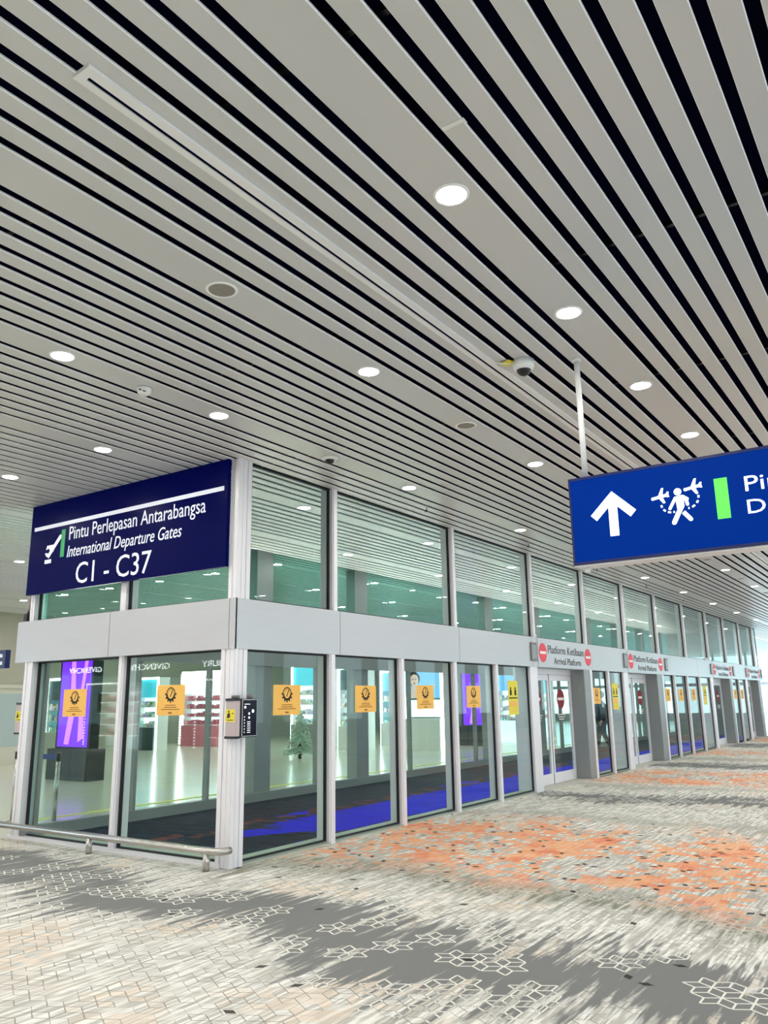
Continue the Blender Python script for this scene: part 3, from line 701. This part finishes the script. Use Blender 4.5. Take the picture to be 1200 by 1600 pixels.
for i, (x, y) in enumerate(((-5.62, 9.3), (-5.62, 12.7), (-5.62, 16.1), (-5.62, 19.5), (-5.62, 22.9))):
    s_ = thing('sprinkler', (x, y, H-.09), '%s small sprinkler head hanging along the top of the long glass wall' % ORD[i], 'sprinkler', 'sprinkler heads along the glass wall')
    MB().cyl((x, y, H-.06), (x, y, H+.19), .009, 10).build('pipe_drop', 'steel', s_, True)
    MB().lathe((x, y, H-.07), [(.012, .012), (.016, 0), (.03, -.006), (.03, -.009)], 12).build('head', 'black', s_, True)

# ------------------------------------------------------------ concourse behind the glass
struct(MB().box(-22.2, -22.0, 8, 14.4, 0, H).build('wall_left', 'wallb'))
struct(MB().box(-30, -22.2, 14.2, 14.4, 0, H).build('wall_left_return', 'wallb'))
struct(MB().box(-28.2, -28.0, 14.4, 56, 0, H).build('wall_shop', 'wallb'))
for i, y in enumerate((11.1, 13.1)):
    d = thing('door_%d' % (5+i), (-21.95, y, 0), kind='structure')
    mb = MB(); mb.box(-22.0, -21.9, y-.95, y-.85, 0, 2.2); mb.box(-22.0, -21.9, y+.85, y+.95, 0, 2.2); mb.box(-22.0, -21.9, y-.85, y+.85, 2.1, 2.2); mb.build('frame', 'doorw', d)
    MB().box(-21.98, -21.94, y-.85, y+.85, 0, 2.1).build('door_panel', 'doorw', d)
    MB().box(-21.94, -21.93, y-.6, y+.6, .5, 1.95).build('door_window', 'doorglass', d)
# information totem
def totem(x, y, label, wide=True):
    t_ = thing('screen_totem', (x, y, 0), label, 'display')
    MB().box(x-.75, x+.75, y-.25, y+.25, 0, .66, .04).build('base', 'black', t_)
    MB().box(x-.62, x+.62, y-.12, y+.12, .66, 2.75).build('cabinet', 'black', t_)
    sc_ = MB().box(x-.55, x+.55, y-.13, y-.121, .70, 2.70).build('screen', 'purple', t_)
    pl = south(x, y-.13); mb = MB()
    pl.poly(mb, [(-.3, .75), (-.12, .75), (.05, 1.5), (-.05, 2.65), (-.2, 2.65), (-.15, 1.6)], 0, .002); pl.poly(mb, [(.2, .8), (.4, .9), (.3, 1.9), (.42, 2.6), (.3, 2.6), (.18, 1.8)], 0, .002); mb.build('screen_light_streak', 'lilac', sc_)
totem(-16.2, 11.4, 'tall purple screen on a black base seen through the short glass wall')
totem(-13.9, 26.2, 'purple lit screen seen through the fourth pane of the long wall')
# barrier posts with a blue belt
bp = thing('barrier_post', (-10.25, 6.94, 0), 'steel belt barrier post behind the leftmost pane', 'barrier post')
def bpost(x, y, t_):
    MB().lathe((x, y, 0), [(.17, 0), (.17, .012), (.05, .03), (.03, .04)], 24).build('base', 'steel', t_, True)
    MB().cyl((x, y, .03), (x, y, .95), .030, 16).build('post', 'steel', t_, True)
    MB().cyl((x, y, .86), (x, y, .96), .036, 16).build('belt_head', 'black', t_, True)
bpost(-10.25, 6.94, bp)
MB().box(-11.2, -10.28, 6.937, 6.943, .87, .94).build('belt', 'belt', bp)
b2 = thing('barrier_post', (-11.24, 6.94, 0), 'second steel barrier post left of the glass block at the end of the blue belt', 'barrier post')
bpost(-11.24, 6.94, b2)
# gates sign hanging far left
gs = thing('gates_sign', (-23.5, 14, 2.75), 'distant dark blue gates sign hanging at the left edge', 'sign')
MB().box(-19.6, -17.0, 10.0, 10.12, 2.42, 2.82).build('sign_panel', 'frame_blue', gs)
MB().cyl((-18.3, 10.06, 2.82), (-18.3, 10.06, H), .025).build('hanger', 'white', gs, True)
pl = south(0, 10.0); text(pl, 'Pintu', -17.40, -17.12, 2.66, 2.76, 'letter_lit', gs); text(pl, 'Gates', -17.40, -17.10, 2.50, 2.60, 'letter_lit', gs)

# free-standing lit shop displays on the concourse, fronts towards -Y
def display(x0, x1, y, h, label, head, panel, base, goods='goods', border=False):
    t_ = thing('shop_display', ((x0+x1)/2, y, 0), label, 'shop display', 'lit shop displays on the concourse')
    e = .06; zb, zh = .78, h-.28*h
    mb = MB(); mb.box(x0, x0+e, y, y+.5, 0, h); mb.box(x1-e, x1, y, y+.5, 0, h); mb.box(x0+e, x1-e, y, y+.5, h-e, h); mb.box(x0+e, x1-e, y+.45, y+.5, 0, h-e); mb.build('carcass', 'white', t_)
    mb = MB(); mb.box(x0-.01, x0+e+.01, y-.03, y, 0, h); mb.box(x1-e-.01, x1+.01, y-.03, y, 0, h); mb.box(x0+e+.01, x1-e-.01, y-.03, y, h-.07, h); mb.build('light_frame', 'glow', t_)
    MB().box(x0+e, x1-e, y+.02, y+.06, zh, h-e).build('backlit_poster', head, t_)
    MB().box(x0+e, x1-e, y+.42, y+.45, zb, zh).build('backlit_panel', panel, t_)
    MB().box(x0+e, x1-e, y-.1, y+.42, 0, zb).build('base_cabinet', base, t_)
    gd = MB(); n = max(2, int((zh-zb)/.3))
    for k in range(n):
        zz = zb + (zh-zb)*k/n
        MB().box(x0+e, x1-e, y+.0, y+.42, zz, zz+.025).build('shelf', 'white', t_)
        xq = x0+.1
        while xq < x1-.16:
            ww = random.uniform(.05, .14); hh = random.uniform(.08, .2); gd.box(xq, xq+ww, y+.08, y+.3, zz+.025, zz+.025+hh); xq += ww+random.uniform(.01, .06)
    g_ = gd.build('merchandise', goods, t_); g_['kind'] = 'stuff'
    if border:
        bb = MB()
        for k in range(int(h/.1)): bb.ball((x0-.05, y-.05, .1+k*.1), .04, 8); bb.ball((x1+.05, y-.05, .1+k*.1), .04, 8)
        for k in range(int((x1-x0)/.1)): bb.ball((x0+k*.1, y-.05, h+.04), .04, 8)
        o = bb.build('bulb_border', 'bulb', t_, True); o['kind'] = 'stuff'
display(-20.55, -18.60, 23.7, 3.05, 'white framed shop display with a cyan header right of the corner post', 'cyan', 'glowsoft', 'column')
display(-17.46, -16.25, 22.6, 2.75, 'white framed shop display with a dark teal header in the second pane', 'teal', 'glowsoft', 'white')
display(-17.60, -16.70, 25.4, 2.70, 'narrow shop display with a blue header behind the second pane', 'blueb', 'cyan', 'white')
display(-14.20, -13.30, 28.3, 2.64, 'white and cyan shop display left of the nearest doors', 'blueb', 'glowsoft', 'glowsoft')
display(-14.35, -13.80, 32.4, 2.47, 'slim white shop display seen through the nearest doors', 'cyan', 'glowsoft', 'glowsoft')
display(-13.4, -12.5, 33.6, 2.40, 'teal shop display seen through the right leaf of the nearest doors', 'cyan', 'cyan', 'teal')
display(-12.6, -11.9, 36.5, 2.40, 'white shop display behind the pane past the walking person', 'cyan', 'cyan', 'teal')
display(-11.9, -11.2, 39.9, 2.45, 'white shop display behind the first panes past the second doors', 'cyan', 'glowsoft', 'white')
display(-11.6, -10.9, 44.1, 2.45, 'farthest white shop display, past the second doors', 'cyan', 'glowsoft', 'white')
display(-24.9, -22.60, 22.2, 2.75, 'bulb bordered pink shop display standing in for a reflection left of the corner post', 'glowsoft', 'glowsoft', 'pink', 'pink', True)  # solid stand-in for a mirrored shop whose reflection comes out dim
display(-24.7, -23.40, 19.7, 2.55, 'teal based shop display in the middle of the short glass wall', 'cyan', 'glowsoft', 'teal')
display(-23.9, -22.50, 15.6, 2.45, 'shop display left of the purple screen', 'teal', 'cyan', 'white')
# portrait advertisement
AX, AY = -15.06, 23.2
ad = thing('portrait_poster', (AX+.7, AY+.1, 0), 'sky blue lit poster with a dark haired woman behind the third pane', 'poster')
MB().box(AX, AX+1.38, AY, AY+.15, 1.66, 2.58).build('lightbox', 'blueb', ad)
mb = MB(); mb.box(AX-.06, AX, AY-.02, AY+.17, 0, 2.64); mb.box(AX+1.38, AX+1.44, AY-.02, AY+.17, 0, 2.64); mb.box(AX, AX+1.38, AY-.02, AY+.17, 2.58, 2.64); mb.build('lit_frame', 'glow', ad)
MB().box(AX, AX+1.38, AY-.1, AY+.3, .0, 1.0).build('plinth', 'white', ad)
MB().box(AX, AX+1.38, AY+.05, AY+.15, 1.05, 1.6).build('lower_panel', 'glowsoft', ad)
pl = south(AX, AY); pl.w = Vector((0, 0, .85)); pl.o = pl.o + Vector((0, 0, .275))
def ell(mb, a, b, ra, rb, d, n=26): pl.poly(mb, [(a+ra*math.cos(2*PI*i/n), b+rb*math.sin(2*PI*i/n)) for i in range(n)], d, .003)
mb = MB(); ell(mb, .34, 2.38, .25, .28, .0); pl.poly(mb, [(.09, 2.4), (.2, 1.95), (.16, 1.75), (.06, 1.8)], 0, .002); mb.build('portrait_hair', 'hair', ad)
mb = MB(); ell(mb, .37, 2.32, .165, .23, .004); pl.poly(mb, [(.28, 2.14), (.45, 2.14), (.48, 1.96), (.68, 1.84), (.70, 1.635), (.05, 1.635), (.08, 1.84), (.26, 1.96)], .004, .002); mb.build('portrait_skin', 'poster_skin', ad)
mb = MB(); ell(mb, .32, 2.36, .035, .014, .008, 12); ell(mb, .44, 2.36, .035, .014, .008, 12); ell(mb, .38, 2.20, .045, .016, .008, 12); mb.build('portrait_features', 'hair', ad)
mb = MB()
for q in range(3): pl.rect(mb, .95, 1.32-q*.05, 2.20-q*.1, 2.23-q*.1, .001, .002)
mb.build('print_lines', 'wht', ad)
# decorated trees on the concourse
def xtree(x, y, h, label):
    t_ = thing('decorated_tree', (x, y, 0), label, 'decorated tree')
    MB().cyl((x, y, 0), (x, y, h*.3), .05).build('trunk', 'hair', t_, True)
    mb = MB()
    for k in range(260):
        u = random.random()**.7; z0 = h*(.07+.88*(1-u)); r = h*.34*u+.02; a = random.uniform(0, 2*PI); dr = random.uniform(.25, .5)
        mb.cyl((x, y, z0+.04*h), (x+r*math.cos(a), y+r*math.sin(a), z0-.02*h), .026, 5, .006)
    mb.build('branches', 'foliage', t_)
    bb = MB()
    for k in range(40):
        z = random.uniform(.18, .85); r = .31*(1-z)*h; a = random.uniform(0, 2*PI); bb.ball((x+r*math.cos(a), y+r*math.sin(a), z*h), .035, 8)
    o = bb.build('baubles', 'bauble', t_, True); o['kind'] = 'stuff'
xtree(-14.7, 15.3, 1.35, 'small frosted decorated tree right of the corner post')
xtree(-15.7, 18.5, 1.5, 'frosted decorated tree under the first amber notice right of the corner')

# shops behind the viewer, mirrored in the short glass wall
struct(MB().box(-34, 6, -8.2, -8.0, 0, H).build('wall_back', 'wallb'))
struct(MB().box(-32, -12, -8.0, -6.5, 2.45, H).build('trim_shop_fascia', 'teal'))
pb = Plane((0, -6.5, 0), (-1, 0, 0), (0, 1, 0))       # faces +Y; u runs -X as a reader sees it
for (a0, a1, b_, nm) in ((21.9, 24.0, 'GIVENCHY', 'white shop letters mirrored left in the short glass wall'), (25.6, 27.6, 'GIVENCHY', 'white shop letters mirrored at the far left of the short glass wall'), (16.4, 20.3, 'CHARLOTTE TILBURY', 'white shop letters mirrored beside the corner post')):
    t_ = thing('shop_lettering', pb.pt((a0+a1)/2, 2.75), nm, 'shop sign')
    text(pb, b_, a0, a1, 2.78, 2.98, mat('bright_letter', (1, 1, 1, 1), .5, emit=(1, 1, 1, 1), es=30.), t_)
def vitrine(x0, x1, label):
    t_ = thing('shop_window_display', ((x0+x1)/2, -7.0, 0), label, 'shop display')
    mb = MB(); mb.box(x0, x1, -7.6, -7.5, 0, 2.4); mb.build('back_panel', 'glowsoft', t_)
    mb = MB()
    n = 22
    for i in range(n): mb.ball((x0, -6.55, .2+i*.1), .035, 8); mb.ball((x1, -6.55, .2+i*.1), .035, 8)
    for i in range(int((x1-x0)/.1)): mb.ball((x0+i*.1, -6.55, 2.36), .035, 8)
    o = mb.build('bulb_border', 'bulb', t_, True); o['kind'] = 'stuff'
    gd = MB()
    for z in (.5, .9, 1.3, 1.7, 2.05):
        MB().box(x0+.1, x1-.1, -7.5, -7.1, z-.03, z).build('shelf', 'glow', t_)
        xq = x0+.2
        while xq < x1-.3: w = random.uniform(.08, .2); gd.box(xq, xq+w, -7.4, -7.15, z, z+random.uniform(.1, .28)); xq += w+.06
    o = gd.build('merchandise', 'pink', t_); o['kind'] = 'stuff'
vitrine(-20.6, -17.2, 'bulb framed shop display mirrored in the short glass wall')
vitrine(-26.5, -24.5, 'second bulb framed shop display mirrored at far left')

# ------------------------------------------------------------ walking person
def skin_mesh(name, joints, bones, m, parent, sub=2):
    me = bpy.data.meshes.new(name); o = bpy.data.objects.new(name, me); COL.objects.link(o)
    org = wloc(parent); names = list(joints)
    me.from_pydata([tuple(Vector(joints[n][0])) for n in names], [(names.index(a), names.index(b)) for a, b in bones], [])
    o.modifiers.new('skin', 'SKIN')
    for i, n in enumerate(names):
        r = joints[n][1]; r = r if isinstance(r, tuple) else (r, r)
        me.skin_vertices[0].data[i].radius = r; me.skin_vertices[0].data[i].use_root = (i == 0)
    sm = o.modifiers.new('sub', 'SUBSURF'); sm.levels = sub; sm.render_levels = sub
    bpy.context.view_layer.update()
    dg = bpy.context.evaluated_depsgraph_get()
    nm = bpy.data.meshes.new_from_object(o.evaluated_get(dg)); o.modifiers.clear(); o.data = nm; nm.name = name
    for p in nm.polygons: p.use_smooth = True
    nm.materials.clear(); nm.materials.append(M[m]); o.parent = parent
    return o
pr = thing('person', (-8.95, 25.0, 0), 'person in dark jacket and trousers walking behind the pane past the nearest doors', 'person')
# walks towards the inner glass wall; local axes: F forward, L left
Fv = Vector((-.90, -.43, 0)); Lv = Vector((.43, -.90, 0))
def J(f, l, z): return tuple(Fv*f*(.62 if z < .7 else 1) + Lv*l + Vector((0, 0, z)))
def body(j, k=0.):                        # k widens radii for clothing
    return {n: (p, (r[0]+k, r[1]+k) if isinstance(r, tuple) else r+k) for n, (p, r) in j.items()}
leg = {'pelvis': (J(0, 0, .95), (.115, .11)), 'hl': (J(.02, .09, .88), .095), 'kl': (J(.20, .08, .50), .062), 'al': (J(.30, .07, .10), .042), 'tl': (J(.46, .08, .035), .036),
       'hr': (J(-.02, -.09, .88), .095), 'kr': (J(-.06, -.06, .48), .062), 'ar': (J(-.36, -.04, .17), .042), 'tr': (J(-.30, -.05, .035), .036)}
tor = {'chest': (J(0, 0, 1.22), (.125, .12)), 'neckb': (J(0, 0, 1.42), (.085, .075)), 'neck': (J(.02, 0, 1.50), .055), 'head0': (J(.035, 0, 1.58), .082), 'head1': (J(.035, 0, 1.68), .088), 'head2': (J(.02, 0, 1.735), .06),
       'sl': (J(0, .17, 1.38), .062), 'el': (J(-.10, .23, 1.12), .046), 'wl': (J(.02, .25, .90), .030), 'pl': (J(.05, .25, .84), (.038, .02)),
       'sr': (J(0, -.17, 1.38), .062), 'er': (J(.02, -.23, 1.12), .046), 'wr': (J(.16, -.24, .93), .030), 'prr': (J(.20, -.24, .88), (.038, .02)),
       'nose': (J(.125, 0, 1.635), .018), 'earl': (J(.03, .092, 1.635), .02), 'earr': (J(.03, -.092, 1.635), .02)}
bones = [('pelvis', 'hl'), ('hl', 'kl'), ('kl', 'al'), ('al', 'tl'), ('pelvis', 'hr'), ('hr', 'kr'), ('kr', 'ar'), ('ar', 'tr'), ('pelvis', 'chest'), ('chest', 'neckb'), ('neckb', 'neck'), ('neck', 'head0'), ('head0', 'head1'), ('head1', 'head2'),
         ('neckb', 'sl'), ('sl', 'el'), ('el', 'wl'), ('wl', 'pl'), ('neckb', 'sr'), ('sr', 'er'), ('er', 'wr'), ('wr', 'prr'), ('head0', 'nose'), ('head1', 'earl'), ('head1', 'earr')]
full = dict(leg); full.update(tor)
for side, (px, pf, sgn) in (('l', (.25, .05, 1)), ('r', (-.24, .20, -1))):
    root = 'pl' if side == 'l' else 'prr'; zz = .84 if side == 'l' else .88
    for q in range(4):
        o_ = (-.024 + .016*q); L_ = (.070, .078, .074, .058)[q]
        full['f%s%da' % (side, q)] = (J(pf+.02+o_*.6, px+o_*.2, zz-.035), .0085); full['f%s%db' % (side, q)] = (J(pf+.035+o_*.6, px+o_*.2, zz-.035-L_*.6), .008); full['f%s%dc' % (side, q)] = (J(pf+.03+o_*.6, px+o_*.2-sgn*.01, zz-.035-L_), .007)
        bones += [(root, 'f%s%da' % (side, q)), ('f%s%da' % (side, q), 'f%s%db' % (side, q)), ('f%s%db' % (side, q), 'f%s%dc' % (side, q))]
    full['t%sa' % side] = (J(pf+.04, px-sgn*.02, zz+.01), .010); full['t%sb' % side] = (J(pf+.065, px-sgn*.03, zz-.03), .009)
    bones += [(root, 't%sa' % side), ('t%sa' % side, 't%sb' % side)]
skin_mesh('body', full, bones, 'skin', pr)
tj = body({n: leg[n] for n in ('pelvis', 'hl', 'kl', 'al', 'hr', 'kr', 'ar')}, .026)
for n in ('al', 'ar'): tj[n] = (tuple(Vector(tj[n][0]) - Vector((0, 0, .05))), tj[n][1])
skin_mesh('trousers', tj, [b_ for b_ in bones if b_[0] in tj and b_[1] in tj], 'cloth', pr)
def W(p): return Vector(p) + pr.location
jm = MB(); jm.tube([W(J(0, 0, z)) for z in (.80, .90, 1.02, 1.16, 1.30, 1.39, 1.45, 1.50)], [.185, .18, .165, .175, .18, .155, .105, .068], 20)
for sd in 'lr':
    sh, el, wr = (Vector(tor[n+sd][0]) for n in ('s', 'e', 'w'))
    jm.tube([W(sh*.75 + Vector(J(0, 0, 1.40))*.25), W(sh), W((sh+el)/2), W(el), W((el+wr)/2), W(wr)], [.085, .082, .068, .060, .052, .044], 14)
jm.build('jacket', 'cloth', pr, True)
hm = MB(); hm.ball(W(J(-.025, 0, 1.685)), .108, 18, 1.02); hm.build('hair', 'hair', pr, True)
for nm, a, t in (('l', 'al', 'tl'), ('r', 'ar', 'tr')):
    A_, T_ = Vector(leg[a][0]), Vector(leg[t][0])
    skin_mesh('shoe', {'a': (tuple(A_ + Vector((0, 0, -.045))), .066), 'b': (tuple((A_+T_)/2 + Vector((0, 0, -.015))), .06), 'c': (tuple(T_ + (T_-A_)*.12), .055)}, [('a', 'b'), ('b', 'c')], 'black', pr)
